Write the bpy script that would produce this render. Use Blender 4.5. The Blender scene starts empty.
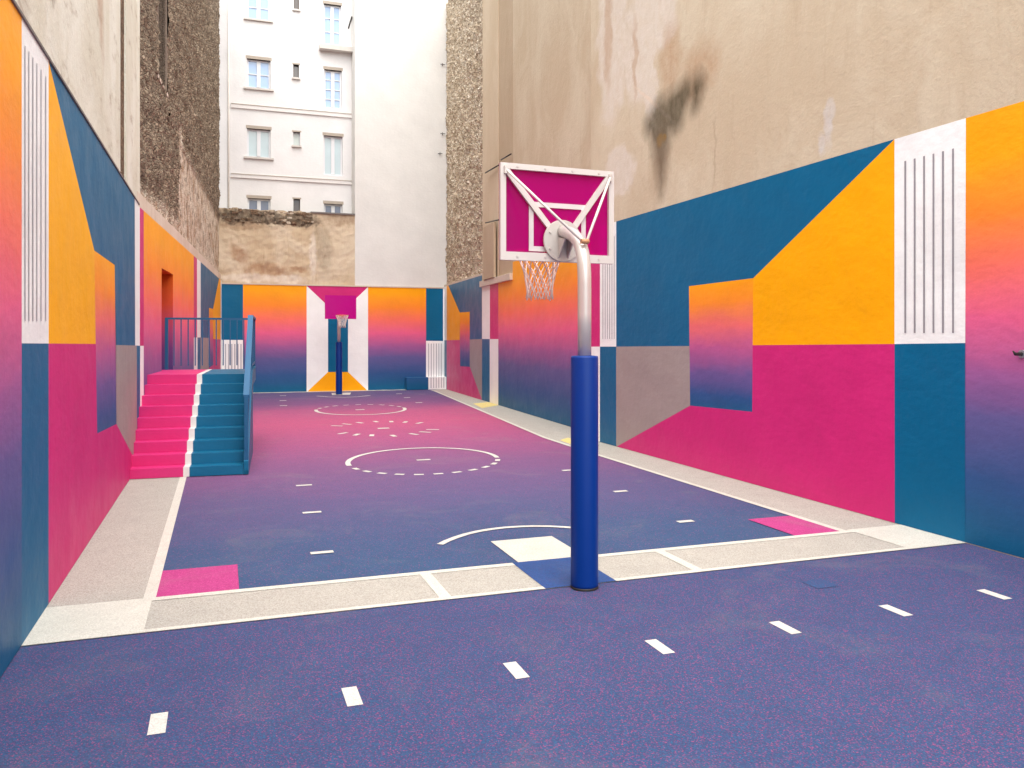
import bpy, bmesh, math, random
from mathutils import Vector, Matrix, noise
random.seed(7)
S = bpy.context.scene
COL = S.collection

# ------------------------------------------------------------------ camera, sky, sun, exposure
FPX, HOR, EYE = 822.0, 338.0, 2.1           # focal length in pixels, horizon row, eye height
YAW = math.atan(290 / 822)
cd = bpy.data.cameras.new('camera'); cam = bpy.data.objects.new('camera', cd); COL.objects.link(cam)
cam.location = (0, 0, EYE); cam.rotation_euler = (math.radians(90), 0, -YAW)
cd.sensor_width = 36; cd.lens = FPX / 1024 * 36; cd.shift_y = -(384 - HOR) / 1024
cd.clip_start = 0.05; cd.clip_end = 2000
S.camera = cam
SUN_EL, SUN_AZ = math.radians(68), math.radians(184)     # behind the camera, spread wide by thin cloud
w = bpy.data.worlds.new('World'); S.world = w; w.use_nodes = True
wn = w.node_tree; bg = wn.nodes['Background']
sky = wn.nodes.new('ShaderNodeTexSky'); sky.sky_type = 'NISHITA'; sky.sun_disc = False
sky.sun_elevation = SUN_EL; sky.sun_rotation = SUN_AZ; sky.dust_density = 3.0
hs = wn.nodes.new('ShaderNodeHueSaturation'); hs.inputs['Saturation'].default_value = 0.22
wn.links.new(sky.outputs[0], hs.inputs['Color']); wn.links.new(hs.outputs[0], bg.inputs[0])
bg.inputs[1].default_value = 0.15
ld = bpy.data.lights.new('sun', 'SUN'); ld.energy = 1.5; ld.angle = math.radians(110); ld.color = (1, .995, .92)
sun = bpy.data.objects.new('sun', ld); COL.objects.link(sun)
sd = Vector((math.sin(SUN_AZ) * math.cos(SUN_EL), math.cos(SUN_AZ) * math.cos(SUN_EL), math.sin(SUN_EL)))
sun.rotation_euler = sd.to_track_quat('Z', 'Y').to_euler()
S.view_settings.view_transform = 'Standard'; S.view_settings.look = 'None'
S.view_settings.gamma = 1; S.view_settings.use_curve_mapping = False
S.view_settings.exposure = 1.40

# ------------------------------------------------------------------ survey helpers (pixel of the photo -> place)
FW = Vector((math.sin(YAW), math.cos(YAW))); RT = Vector((math.cos(YAW), -math.sin(YAW)))
def G(px, py):
    Z = FPX * EYE / (py - HOR)
    return FW * Z + RT * ((px - 512) / FPX * Z)
class Wall:
    """vertical plane through two ground points; s runs along it, z up, off into the yard"""
    def __init__(self, p, q, inside=(3, 15)):
        self.p = Vector(p); self.d = (Vector(q) - self.p).normalized(); self.len = (Vector(q) - self.p).length
        n = Vector((-self.d.y, self.d.x))
        if n.dot(Vector(inside) - self.p) < 0: n = -n
        self.n = n
    def at(self, s, z, off=0):
        v = self.p + self.d * s + self.n * off
        return Vector((v.x, v.y, z))
    def sz(self, px, py):
        r = FW + RT * ((px - 512) / FPX); d = self.d; p = self.p
        det = -r.x * d.y + d.x * r.y
        t = (-p.x * d.y + d.x * p.y) / det
        s = (r.x * t - p.x) / d.x if abs(d.x) > abs(d.y) else (r.y * t - p.y) / d.y
        return s, EYE + (HOR - py) / FPX * t
    def s(self, px): return self.sz(px, 100)[0]

# ------------------------------------------------------------------ colours and materials
def lin(r, g, b):
    f = lambda c: c / 12.92 if c <= .04045 else ((c + .055) / 1.055) ** 2.4
    return (f(r / 255), f(g / 255), f(b / 255), 1)
def new_mat(name):
    m = bpy.data.materials.new(name); m.use_nodes = True
    nt = m.node_tree; return m, nt, nt.nodes['Principled BSDF']
def N(nt, t, **kw):
    n = nt.nodes.new('ShaderNode' + t)
    for k, v in kw.items(): setattr(n, k, v)
    return n
def L(nt, a, b): nt.links.new(a, b)
def mixc(nt, fac, a, b, mode='MIX'):
    n = N(nt, 'Mix', data_type='RGBA', blend_type=mode)
    for sock, v in ((n.inputs[0], fac), (n.inputs[6], a), (n.inputs[7], b)):
        if hasattr(v, 'is_linked') or hasattr(v, 'links'): L(nt, v, sock)
        else: sock.default_value = v
    return n.outputs[2]
def mth(nt, op, a, b=None, c=None, clamp=False):
    n = N(nt, 'Math', operation=op, use_clamp=clamp)
    for i, v in enumerate((a, b, c)):
        if v is None: continue
        if hasattr(v, 'links'): L(nt, v, n.inputs[i])
        else: n.inputs[i].default_value = v
    return n.outputs[0]
def noise_tex(nt, vec, scale, detail=4, rough=.55, stretch=(1, 1, 1), dist=0, rot=0):
    mp = N(nt, 'Mapping'); mp.inputs['Scale'].default_value = stretch; mp.inputs['Rotation'].default_value = (0, 0, rot)
    L(nt, vec, mp.inputs[0])
    n = N(nt, 'TexNoise'); n.inputs['Scale'].default_value = scale; n.inputs['Detail'].default_value = detail
    n.inputs['Roughness'].default_value = rough; n.inputs['Distortion'].default_value = dist
    L(nt, mp.outputs[0], n.inputs['Vector']); return n.outputs['Fac']
def ramp(nt, fac, stops, interp='LINEAR'):
    r = N(nt, 'ValToRGB'); r.color_ramp.interpolation = interp; e = r.color_ramp.elements
    while len(e) < len(stops): e.new(.5)
    for i, (p, c) in enumerate(stops):
        e[i].position = p
        e[i].color = c if len(c) == 4 else (*c, 1)
    L(nt, fac, r.inputs[0]); return r.outputs[0]
def grey(v): return (v, v, v, 1)
def smooth(nt, fac, a, b): return ramp(nt, fac, [(a, grey(0)), (b, grey(1))], 'EASE')
def bump(nt, bsdf, h, strength=.3, dist=.02, prev=None):
    b = N(nt, 'Bump'); b.inputs['Strength'].default_value = strength; b.inputs['Distance'].default_value = dist
    L(nt, h, b.inputs['Height'])
    if prev is not None: L(nt, prev, b.inputs['Normal'])
    L(nt, b.outputs[0], bsdf.inputs['Normal']); return b.outputs[0]
def UV(nt): return N(nt, 'UVMap').outputs[0]
def uvdist(nt, uv, amp, scale):
    n = N(nt, 'TexNoise'); n.inputs['Scale'].default_value = scale; n.inputs['Detail'].default_value = 5
    L(nt, uv, n.inputs['Vector'])
    v = N(nt, 'VectorMath', operation='MULTIPLY_ADD'); L(nt, n.outputs['Color'], v.inputs[0])
    v.inputs[1].default_value = (amp, amp, 0); 
    s = N(nt, 'VectorMath', operation='SUBTRACT'); L(nt, uv, s.inputs[0]); s.inputs[1].default_value = (amp / 2, amp / 2, 0)
    L(nt, s.outputs[0], v.inputs[2]); return v.outputs[0]
def blobs(nt, vec, lst, soft=.45):
    """union of soft ellipses (cx, cz, rx, rz, angle) in wall metres"""
    out = None
    for cx, cz, rx, rz, a in lst:
        s = N(nt, 'VectorMath', operation='SUBTRACT'); L(nt, vec, s.inputs[0]); s.inputs[1].default_value = (cx, cz, 0)
        m = N(nt, 'Mapping', vector_type='TEXTURE'); L(nt, s.outputs[0], m.inputs[0])
        m.inputs['Rotation'].default_value = (0, 0, a); m.inputs['Scale'].default_value = (rx, rz, 1)
        ln = N(nt, 'VectorMath', operation='LENGTH'); L(nt, m.outputs[0], ln.inputs[0])
        v = ramp(nt, ln.outputs['Value'], [(1 - soft, grey(1)), (1, grey(0))], 'EASE')
        out = v if out is None else mth(nt, 'MAXIMUM', out, v)
    return out

def strokes(nt, vec, lst, soft=.12):
    """union of tapered strokes (ax, az, bx, bz, ra, rb) in wall metres"""
    out = None
    for ax, az, bx, bz, ra, rb in lst:
        ba = Vector((bx - ax, bz - az, 0))
        pa = N(nt, 'VectorMath', operation='SUBTRACT'); L(nt, vec, pa.inputs[0]); pa.inputs[1].default_value = (ax, az, 0)
        dt = N(nt, 'VectorMath', operation='DOT_PRODUCT'); L(nt, pa.outputs[0], dt.inputs[0]); dt.inputs[1].default_value = ba
        h = mth(nt, 'MULTIPLY', dt.outputs['Value'], 1 / ba.length_squared, clamp=True)
        sc = N(nt, 'VectorMath', operation='SCALE'); sc.inputs[0].default_value = ba; L(nt, h, sc.inputs['Scale'])
        ds = N(nt, 'VectorMath', operation='DISTANCE'); L(nt, pa.outputs[0], ds.inputs[0]); L(nt, sc.outputs[0], ds.inputs[1])
        d = mth(nt, 'SUBTRACT', ds.outputs['Value'], mth(nt, 'MULTIPLY_ADD', h, rb - ra, ra))
        v = mth(nt, 'MULTIPLY_ADD', d, -1 / soft, .5, clamp=True)
        out = v if out is None else mth(nt, 'MAXIMUM', out, v)
    return out
def wall_finish(nt, b, uv, col, rough, streak=.0, wave=.5):
    """brush marks, grime and trowel relief of painted render"""
    big = noise_tex(nt, uv, .9, 4, .6)
    fine = noise_tex(nt, uv, 38, 3, .6)
    ver = noise_tex(nt, uv, 3.0, 5, .65, (6, .6, 1))
    v = mth(nt, 'MULTIPLY_ADD', big, .26, mth(nt, 'MULTIPLY_ADD', fine, .12, .80))
    if streak: v = mth(nt, 'MULTIPLY_ADD', ver, streak, mth(nt, 'SUBTRACT', v, streak / 2))
    vm = N(nt, 'VectorMath', operation='SCALE'); L(nt, col, vm.inputs[0]); L(nt, v, vm.inputs['Scale'])
    L(nt, vm.outputs[0], b.inputs['Base Color'])
    b.inputs['Specular IOR Level'].default_value = .22
    r = mth(nt, 'MULTIPLY_ADD', noise_tex(nt, uv, 2.2, 4), .3, rough - .15); L(nt, r, b.inputs['Roughness'])
    p = bump(nt, b, noise_tex(nt, uv, 1.6, 3, .5), wave, .06)
    p = bump(nt, b, noise_tex(nt, uv, 9, 3, .5, (1, 1.5, 1)), .35, .012, p)
    bump(nt, b, fine, .25, .004, p)
def paint(name, rgb, rough=.5, streak=.06, wave=.35, spec=None):
    m, nt, b = new_mat(name); uv = UV(nt)
    c = N(nt, 'RGB'); c.outputs[0].default_value = lin(*rgb)
    wall_finish(nt, b, uv, c.outputs[0], rough, streak, wave)
    if spec: b.inputs['Specular IOR Level'].default_value = spec
    return m
def ombre(name, z0, z1, stops, rough=.5, streak=.06, wave=.35):
    """sprayed colour gradient of the mural (paint, by height on the wall)"""
    m, nt, b = new_mat(name); uv = UV(nt)
    sp = N(nt, 'SeparateXYZ'); L(nt, uv, sp.inputs[0])
    z = mth(nt, 'MULTIPLY_ADD', noise_tex(nt, uv, 2.5, 4, .6, (.6, 1.6, 1)), .22, mth(nt, 'SUBTRACT', sp.outputs[1], .11))
    f = mth(nt, 'DIVIDE', mth(nt, 'SUBTRACT', z, z0), z1 - z0)
    c = ramp(nt, f, [((z - z0) / (z1 - z0), lin(*k)) for z, k in stops])
    wall_finish(nt, b, uv, c, rough, streak, wave); return m
def plain(name, rgb, rough=.5, metal=0, bmp=0, scale=60, var=.15, spec=.5):
    m, nt, b = new_mat(name); b.inputs['Specular IOR Level'].default_value = spec; tc = N(nt, 'TexCoord').outputs['Object']
    n = noise_tex(nt, tc, 6, 5, .6)
    c = mixc(nt, n, tuple(x * (1 - var) for x in lin(*rgb)[:3]) + (1,), tuple(min(1, x * (1 + var)) for x in lin(*rgb)[:3]) + (1,))
    L(nt, c, b.inputs['Base Color']); b.inputs['Metallic'].default_value = metal
    L(nt, mth(nt, 'MULTIPLY_ADD', n, .24, rough - .12), b.inputs['Roughness'])
    if bmp: bump(nt, b, noise_tex(nt, tc, scale, 3), bmp, .004)
    return m

ORANGE, BLUE, PINK, GREYM, WHITE = (255, 172, 4), (0, 97, 138), (208, 42, 118), (162, 148, 144), (246, 246, 243)
RAMP = [(.1, (18, 92, 132)), (.65, (52, 88, 140)), (1.3, (98, 92, 146)), (1.75, (158, 92, 148)), (2.3, (232, 100, 142)), (2.85, (250, 118, 98)), (3.35, (253, 142, 48)), (3.95, (255, 168, 10))]
BOXR = [(.9, (18, 92, 132)), (1.2, (45, 85, 140)), (1.55, (110, 88, 146)), (1.95, (190, 92, 145)), (2.3, (240, 112, 112)), (2.65, (253, 145, 45)), (3.0, (255, 166, 8))]
M = {}
for k, rgb in dict(orange=ORANGE, blue=BLUE, pink=PINK, grey=GREYM, white=WHITE).items():
    M[k] = paint('mural_' + k, rgb, .38, .06, .40)
    M['l' + k] = paint('aged_mural_' + k, (255, 178, 0) if k == 'orange' else rgb, .5, .16)      # longer, streakier brushwork on the other side of the yard
M['ombre'] = ombre('mural_sunset', 0, 4.4, RAMP, .45); M['lombre'] = ombre('aged_mural_sunset', 0, 4.4, RAMP, .5, .14)
M['box'] = ombre('mural_small_sunset', .8, 3.1, BOXR, .45); M['lbox'] = ombre('aged_mural_small_sunset', .8, 3.1, BOXR, .5, .14)
M['line'] = paint('mural_line_grey', (150, 146, 150), .5)
M['lline'] = paint('mural_line_pale', (188, 184, 188), .5)
M['coping'] = plain('coping_zinc', (112, 104, 100), .6, 0, .4, 30)
M['cap'] = plain('cap_render', (205, 190, 172), .85, 0, .6, 25)

def plaster(name, base, dark, pale, stains=(), streak=.5, rot=0.0, wave=.5, st=(3.5, .45, 1)):
    m, nt, b = new_mat(name); uv = UV(nt)
    n1 = noise_tex(nt, uv, .55, 7, .62, (1.4, .8, 1), .6, rot)
    n2 = noise_tex(nt, uv, 2.2, 7, .68, st, .3, rot)
    n3 = noise_tex(nt, uv, 26, 4, .65)
    c = mixc(nt, smooth(nt, n1, .36, .68), lin(*base), lin(*pale))
    c = mixc(nt, mth(nt, 'MULTIPLY', smooth(nt, n2, .52, .78), streak), c, lin(*dark))
    c = mixc(nt, mth(nt, 'MULTIPLY', smooth(nt, n3, .5, .8), .22), c, lin(*dark))
    for lst, rgb, amt, amp, sc, soft, *solid in stains:
        k = (strokes if solid else blobs)(nt, uvdist(nt, uv, amp, sc), lst, soft)
        lo = .55 if not solid else .84
        k = mth(nt, 'MULTIPLY', k, mth(nt, 'MULTIPLY_ADD', smooth(nt, noise_tex(nt, uv, 5, 6, .7, (1.6, .8, 1)), .3, .7), 1 - lo, lo))
        c = mixc(nt, mth(nt, 'MULTIPLY', k, amt, clamp=True), c, lin(*rgb))
    L(nt, c, b.inputs['Base Color']); b.inputs['Roughness'].default_value = .9; b.inputs['Specular IOR Level'].default_value = .2
    p = bump(nt, b, n1, wave, .05); p = bump(nt, b, noise_tex(nt, uv, 7, 6, .7), .45, .02, p); bump(nt, b, n3, .3, .006, p)
    return m
def rubble(name, stops, mortar, size, patches=(), patch_rgb=(214, 190, 168)):
    m, nt, b = new_mat(name); uv = UV(nt); wv = uvdist(nt, uv, .08, 9)
    mp = N(nt, 'Mapping'); mp.inputs['Scale'].default_value = (1, 1.5, 1); L(nt, wv, mp.inputs[0])
    vo = N(nt, 'TexVoronoi', feature='F1'); vo.inputs['Scale'].default_value = 1 / size; L(nt, mp.outputs[0], vo.inputs['Vector'])
    ve = N(nt, 'TexVoronoi', feature='DISTANCE_TO_EDGE'); ve.inputs['Scale'].default_value = 1 / size; L(nt, mp.outputs[0], ve.inputs['Vector'])
    rs = N(nt, 'SeparateColor'); L(nt, vo.outputs['Color'], rs.inputs[0])
    big = noise_tex(nt, uv, .8, 5, .6)
    f = mth(nt, 'MULTIPLY_ADD', big, .9, mth(nt, 'MULTIPLY_ADD', rs.outputs[0], .8, -.35), clamp=True)
    c = ramp(nt, f, [(i / (len(stops) - 1), lin(*k)) for i, k in enumerate(stops)])
    edge = smooth(nt, ve.outputs['Distance'], .0, .16)
    fine = noise_tex(nt, uv, 22, 6, .75)
    c = mixc(nt, mth(nt, 'MULTIPLY', mth(nt, 'SUBTRACT', 1, edge), .8), c, lin(*mortar))
    c = mixc(nt, mth(nt, 'MULTIPLY', smooth(nt, fine, .52, .75), .55), c, lin(*stops[0]))
    c = mixc(nt, mth(nt, 'MULTIPLY', smooth(nt, noise_tex(nt, uv, 14, 5, .7, (1, 1, 1), .5), .58, .72), .5), c, lin(*stops[-1]))
    h = mth(nt, 'MULTIPLY_ADD', fine, .6, edge)
    if patches:
        k = strokes(nt, uvdist(nt, uv, .55, 1.6), patches, .3)
        k = mth(nt, 'MULTIPLY', k, smooth(nt, noise_tex(nt, uv, 3, 6, .7), .30, .50))
        pc = mixc(nt, smooth(nt, noise_tex(nt, uv, 2.2, 7, .7, (1, .7, 1), .6), .42, .66), lin(*patch_rgb), lin(178, 146, 116))
        c = mixc(nt, k, c, pc)
        h = mth(nt, 'MULTIPLY', h, mth(nt, 'MULTIPLY_ADD', k, -.7, 1))
    L(nt, c, b.inputs['Base Color']); b.inputs['Roughness'].default_value = .92; b.inputs['Specular IOR Level'].default_value = .15
    bump(nt, b, h, .9, .05)
    return m

def rubber(name, stops, specks, amount, y0=0, y1=1, scale=115, wob=1.0, K=1.0):
    """poured rubber granules: base colour along the court plus single granules of other colours"""
    m, nt, b = new_mat(name); pos = N(nt, 'NewGeometry').outputs['Position']
    vo = N(nt, 'TexVoronoi', feature='F1'); vo.inputs['Scale'].default_value = scale; L(nt, pos, vo.inputs['Vector'])
    rs = N(nt, 'SeparateColor'); L(nt, vo.outputs['Color'], rs.inputs[0])
    big = noise_tex(nt, pos, .5, 5, .6); mid = noise_tex(nt, pos, 3.5, 5, .65)
    if len(stops) > 1:
        sp = N(nt, 'SeparateXYZ'); L(nt, pos, sp.inputs[0])
        y = mth(nt, 'MULTIPLY_ADD', big, wob, mth(nt, 'SUBTRACT', sp.outputs[1], wob / 2))
        f = mth(nt, 'DIVIDE', mth(nt, 'SUBTRACT', y, y0), y1 - y0)
        c = ramp(nt, f, [((y - y0) / (y1 - y0), lin(*k)) for y, k in stops])
    else:
        c = N(nt, 'RGB'); c.outputs[0].default_value = lin(*stops[0]); c = c.outputs[0]
    n = len(specks)
    for i, (rgb, share) in enumerate(specks):
        r = rs.outputs[i]
        thr = mth(nt, 'SUBTRACT', 1 - share, mth(nt, 'MULTIPLY_ADD', big, .22, -.11))
        c = mixc(nt, mth(nt, 'MULTIPLY', mth(nt, 'GREATER_THAN', r, thr), amount), c, lin(*rgb))
    v = mth(nt, 'MULTIPLY_ADD', mid, .22 * K, mth(nt, 'MULTIPLY_ADD', rs.outputs[2], .28 * K, .75 * K))
    vm = N(nt, 'VectorMath', operation='SCALE'); L(nt, c, vm.inputs[0]); L(nt, v, vm.inputs['Scale'])
    du = mth(nt, 'MULTIPLY', smooth(nt, noise_tex(nt, pos, .9, 8, .68, (1, 1, 1), .8), .5, .72), .16)      # tracked-in dust
    L(nt, mixc(nt, du, vm.outputs[0], tuple(x * K for x in lin(176, 168, 160)[:3]) + (1,)), b.inputs['Base Color']); b.inputs['Roughness'].default_value = .88; b.inputs['Specular IOR Level'].default_value = .25
    bump(nt, b, vo.outputs['Distance'], .5, .004)
    return m

# ------------------------------------------------------------------ mesh helpers
class MB:
    def __init__(self): self.v = []; self.f = []; self.m = []; self.uv = []; self.mats = []; self.smooth = []
    def mi(self, mat):
        if mat not in self.mats: self.mats.append(mat)
        return self.mats.index(mat)
    def face(self, pts, mat, uv=None, smooth=False):
        i = len(self.v); self.v += [tuple(p) for p in pts]; self.f.append(list(range(i, i + len(pts))))
        self.m.append(self.mi(mat)); self.uv.append(uv or [(p[0], p[1]) for p in pts]); self.smooth.append(smooth)
    def box(self, lo, hi, mat, X=None):
        x0, y0, z0 = lo; x1, y1, z1 = hi
        c = [(x0, y0, z0), (x1, y0, z0), (x1, y1, z0), (x0, y1, z0), (x0, y0, z1), (x1, y0, z1), (x1, y1, z1), (x0, y1, z1)]
        P = [X(Vector(p)) if X else Vector(p) for p in c]
        for q in ((0, 3, 2, 1), (4, 5, 6, 7), (0, 1, 5, 4), (2, 3, 7, 6), (1, 2, 6, 5), (3, 0, 4, 7)):
            # uv: first two local axes that vary
            cc = [c[k] for k in q]
            ax = [a for a in range(3) if max(p[a] for p in cc) - min(p[a] for p in cc) > 1e-9]
            if 2 in ax: ax = [a for a in ax if a != 2] + [2]
            if len(ax) < 2: ax = [0, 2]
            self.face([P[k] for k in q], mat, [(p[ax[0]], p[ax[1]]) for p in cc])
    def tube(self, pts, r, mat, seg=10, closed=False, caps=True):
        pts = [Vector(p) for p in pts]; n = len(pts); rings = []; up = None
        rr = r if isinstance(r, (list, tuple)) else [r] * n
        for i, p in enumerate(pts):
            if closed: t = (pts[(i + 1) % n] - pts[i - 1]).normalized()
            else: t = (pts[min(i + 1, n - 1)] - pts[max(i - 1, 0)]).normalized()
            if up is None:
                a = Vector((0, 0, 1)) if abs(t.z) < .9 else Vector((1, 0, 0))
                up = t.cross(a).normalized()
            up = (up - t * up.dot(t)).normalized(); bi = t.cross(up)
            rings.append([p + (up * math.cos(2 * math.pi * k / seg) + bi * math.sin(2 * math.pi * k / seg)) * rr[i] for k in range(seg)])
        base = len(self.v)
        for ring in rings: self.v += [tuple(p) for p in ring]
        for i in range(n if closed else n - 1):
            j = (i + 1) % n
            for k in range(seg):
                q = [base + i * seg + k, base + i * seg + (k + 1) % seg, base + j * seg + (k + 1) % seg, base + j * seg + k]
                self.f.append(q); self.m.append(self.mi(mat)); self.uv.append([(0, 0)] * 4); self.smooth.append(True)
        if caps and not closed:
            for ri in (0, n - 1):
                q = [base + ri * seg + k for k in range(seg)]
                if ri == 0: q = q[::-1]
                self.f.append(q); self.m.append(self.mi(mat)); self.uv.append([(0, 0)] * seg); self.smooth.append(False)
    def build(self, name, parent=None, bevel=0):
        me = bpy.data.meshes.new(name); me.from_pydata(self.v, [], self.f)
        for m in self.mats: me.materials.append(m)
        ul = me.uv_layers.new(name='UVMap'); k = 0
        for p, mi, uv, sm in zip(me.polygons, self.m, self.uv, self.smooth):
            p.material_index = mi; p.use_smooth = sm
            for q in uv: ul.data[k].uv = q; k += 1
        me.update()
        o = bpy.data.objects.new(name, me); COL.objects.link(o)
        if parent: o.parent = parent; o.matrix_parent_inverse = Matrix.Translation(-parent.matrix_world.translation) if False else Matrix.Identity(4)
        if bevel:
            bm = bmesh.new(); bm.from_mesh(me); bmesh.ops.remove_doubles(bm, verts=bm.verts, dist=1e-5)
            bm.to_mesh(me); bm.free()
            md = o.modifiers.new('bevel', 'BEVEL'); md.width = bevel; md.segments = 2; md.limit_method = 'ANGLE'
        return o
def tag(o, label=None, cat=None, group=None, kind=None):
    if label and not kind: kind = 'thing'
    if label: o['label'] = label
    if cat: o['category'] = cat
    if group: o['group'] = group
    if kind: o['kind'] = kind
    return o
def empty(name, loc=(0, 0, 0)):
    o = bpy.data.objects.new(name, None); o.empty_display_size = .2; COL.objects.link(o); o.location = loc; return o

def wpoly(mb, W, pts, mat, off=.010, top=4.3, ref=None):
    """mural patch on wall W; pts are (px, py) with py 'T' = mural top, 'B' = foot of the wall"""
    P = []; U = []
    for px, py in pts:
        s = W.s(px)
        z = top(s) if (py == 'T' and callable(top)) else top if py == 'T' else 0 if py == 'B' else W.sz(px, py)[1]
        z = max(z, 0)
        P.append(W.at(s, z, off)); U.append((s, z))
    mb.face(P, mat, U)
def wbox(mb, W, s0, s1, z0, z1, o0, o1, mat):
    mb.box((s0, o0, z0), (s1, o1, z1), mat, lambda p: W.at(p.x, p.z, p.y))
def wgrid(mb, W, s0, s1, z0, z1, off, mat, step=.06, size=.22, amp=.05, top_jag=0, seed=0, calm=None):
    """front of a rubble wall with real relief"""
    ns = max(2, int((s1 - s0) / step)); nz = max(2, int((z1 - z0) / step)); base = len(mb.v)
    for j in range(nz + 1):
        for i in range(ns + 1):
            s = s0 + (s1 - s0) * i / ns; z = z0 + (z1 - z0) * j / nz
            d, _ = noise.voronoi(Vector((s / size + seed, z / size * 1.5, seed * 3.1)))
            h = min(1, (d[1] - d[0]) * 2.2) * amp + amp * .9 * noise.fractal(Vector((s * 2.2, z * 2.2, seed)), 1, 2, 3)
            if calm: h *= calm(s, z)
            if top_jag: z += (j / nz) ** 6 * top_jag * noise.fractal(Vector((s * 3, 0, seed)), 1, 2, 4)
            mb.v.append(tuple(W.at(s, z, off + h)))
            if i < ns and j < nz:
                q = [base + j * (ns + 1) + i, base + j * (ns + 1) + i + 1, base + (j + 1) * (ns + 1) + i + 1, base + (j + 1) * (ns + 1) + i]
                mb.f.append(q); mb.m.append(mb.mi(mat)); mb.smooth.append(True)
                a, b_ = s, z; ds = (s1 - s0) / ns; dz = (z1 - z0) / nz
                mb.uv.append([(a, b_), (a + ds, b_), (a + ds, b_ + dz), (a, b_ + dz)])

# ------------------------------------------------------------------ the walls' lines on the ground
XA, XR = -1.30, 7.22
BACK = Wall((-4, 33.13), (12, 33.13)); BACK.n = Vector((0, -1))
bend = Vector((XA, 14.82))
cs = BACK.s(221.5); cornerL = BACK.p + BACK.d * cs
A = Wall((XA, -4), bend); B = Wall(bend, cornerL)
r1s = Wall((XR, -4), (XR, 20)).s(591)
R1end = Vector((XR, -4 + r1s)); R1 = Wall((XR, -4), R1end)
f0 = G(575, 428); crs = BACK.s(444.5); cR = BACK.p + BACK.d * crs; cornerR_dir = (cR - f0).normalized()
R2 = Wall(f0 - cornerR_dir * 1.9, cR)
cornerR = R2.p + R2.d * R2.len
TA, TB, TR = 4.29, 4.27, 4.36

# ------------------------------------------------------------------ ground and court
STRIPE = rubber('granules_beige', [(202, 197, 186)], [((172, 164, 154), .3), ((224, 219, 208), .3)], .55, scale=130, K=.66)
CREAM = rubber('granules_cream', [(236, 232, 219)], [((224, 216, 203), .3), ((244, 241, 232), .2)], .5, scale=130, K=.67)
APRON = rubber('granules_violet_blue', [(78, 92, 142)], [((142, 90, 144), .24), ((54, 112, 160), .30), ((182, 90, 138), .05)], .85, scale=140, K=.51)
COURT = rubber('granules_sunset', [(6.4, (66, 102, 142)), (8.6, (78, 102, 145)), (11.0, (116, 101, 148)), (13.6, (154, 100, 148)), (16.6, (196, 100, 149)), (20.5, (226, 104, 148)), (23.5, (216, 104, 150)), (27, (150, 96, 148)), (31, (110, 98, 148))],
               [((186, 92, 150), .10), ((62, 88, 146), .2)], .45, 5, 33, 105, 2.2, K=.57)
ROSE = rubber('granules_pink', [(208, 72, 146)], [((184, 64, 130), .25), ((238, 110, 176), .2)], .5, K=.64)
AZURE = rubber('granules_azure', [(58, 94, 158)], [((80, 80, 150), .25), ((50, 104, 168), .25)], .6, K=.6)
FAINT = rubber('granules_faded_blue', [(74, 100, 154)], [((140, 88, 142), .12), ((50, 112, 166), .3)], .8, scale=140, K=.5)
YELL = rubber('granules_yellow', [(246, 226, 150)], [((240, 214, 120), .25)], .5, K=.7)
MARK = rubber('granules_white', [(238, 234, 225)], [((222, 216, 206), .25), ((246, 243, 236), .25)], .5, scale=130, K=.67)

mb = MB(); mb.face([(-900, -900, -.03), (900, -900, -.03), (900, 900, -.03), (-900, 900, -.03)], plain('asphalt', (78, 76, 74), .9, 0, .4, 40))
tag(mb.build('ground'), kind='structure')
def sheet(mb, pts, z, mat): mb.face([(p[0], p[1], z) for p in pts], mat)
def rect(mb, x0, x1, y0, y1, z, mat): sheet(mb, [(x0, y0), (x1, y0), (x1, y1), (x0, y1)], z, mat)
mb = MB(); rect(mb, XA - .1, XR + .1, -4, 6.42, -.010, APRON)
ap = mb.build('court_apron'); tag(ap, kind='structure')
mb = MB(); rect(mb, XA - .1, XR + .1, 6.42, 14.9, -.010, COURT)
sheet(mb, [(XA - .1, 14.9), (XR + .1, 14.9), (cornerR.x + .6, 15.2), (cornerR.x + .3, 33.3), (cornerL.x - .2, 33.3)], -.010, COURT)
tag(mb.build('court_surface'), kind='structure')

mb = MB(); z1, z2 = -.006, -.002
YN0, YN1 = 6.41, 7.25
rect(mb, XA - .05, -.55, YN1, 13.75, z1, STRIPE)                     # strip along the long wall to the stairs
rect(mb, XA - .05, XR + .05, YN0, YN1, z1, STRIPE)                   # strip across
# strip along the other wall, bending outward behind the end of the wall
inner = [(6.385, YN1)] + [tuple(G(*p)) for p in ((597.5, 454.5), (545, 437.5), (482.5, 411), (435, 391), (431, 390))]
outer = [(XR + .05, YN1), (XR + .05, R1end.y), tuple(R2.p + R2.d * 1.2), (cornerR.x + .1, 33.1)]
sheet(mb, inner + outer[::-1], z1, STRIPE)
tag(mb.build('path'), kind='structure')
mb = MB()
def polyline(mb, pts, w, z, mat):
    pts = [Vector(p) for p in pts]
    for i in range(len(pts) - 1):
        a, b = pts[i], pts[i + 1]; 
        def nn(k):
            t = (pts[min(k + 1, len(pts) - 1)] - pts[max(k - 1, 0)]).normalized(); return Vector((-t.y, t.x)) * w / 2
        sheet(mb, [a + nn(i), b + nn(i + 1), b - nn(i + 1), a - nn(i)], z, mat)
rect(mb, -.60, -.505, YN1, 13.75, z2, CREAM)
rect(mb, XA - .05, -.53, YN0, YN1 + .0, z2, CREAM)                   # corner squares
rect(mb, 6.47, XR + .05, YN0, YN1 + .03, z2, CREAM)
for x0, x1 in ((-.53, 2.56), (3.22, 6.47)):
    rect(mb, x0, x1, 7.16, YN1, z2, CREAM); rect(mb, x0, x1, YN0, 6.475, z2, CREAM)
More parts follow.
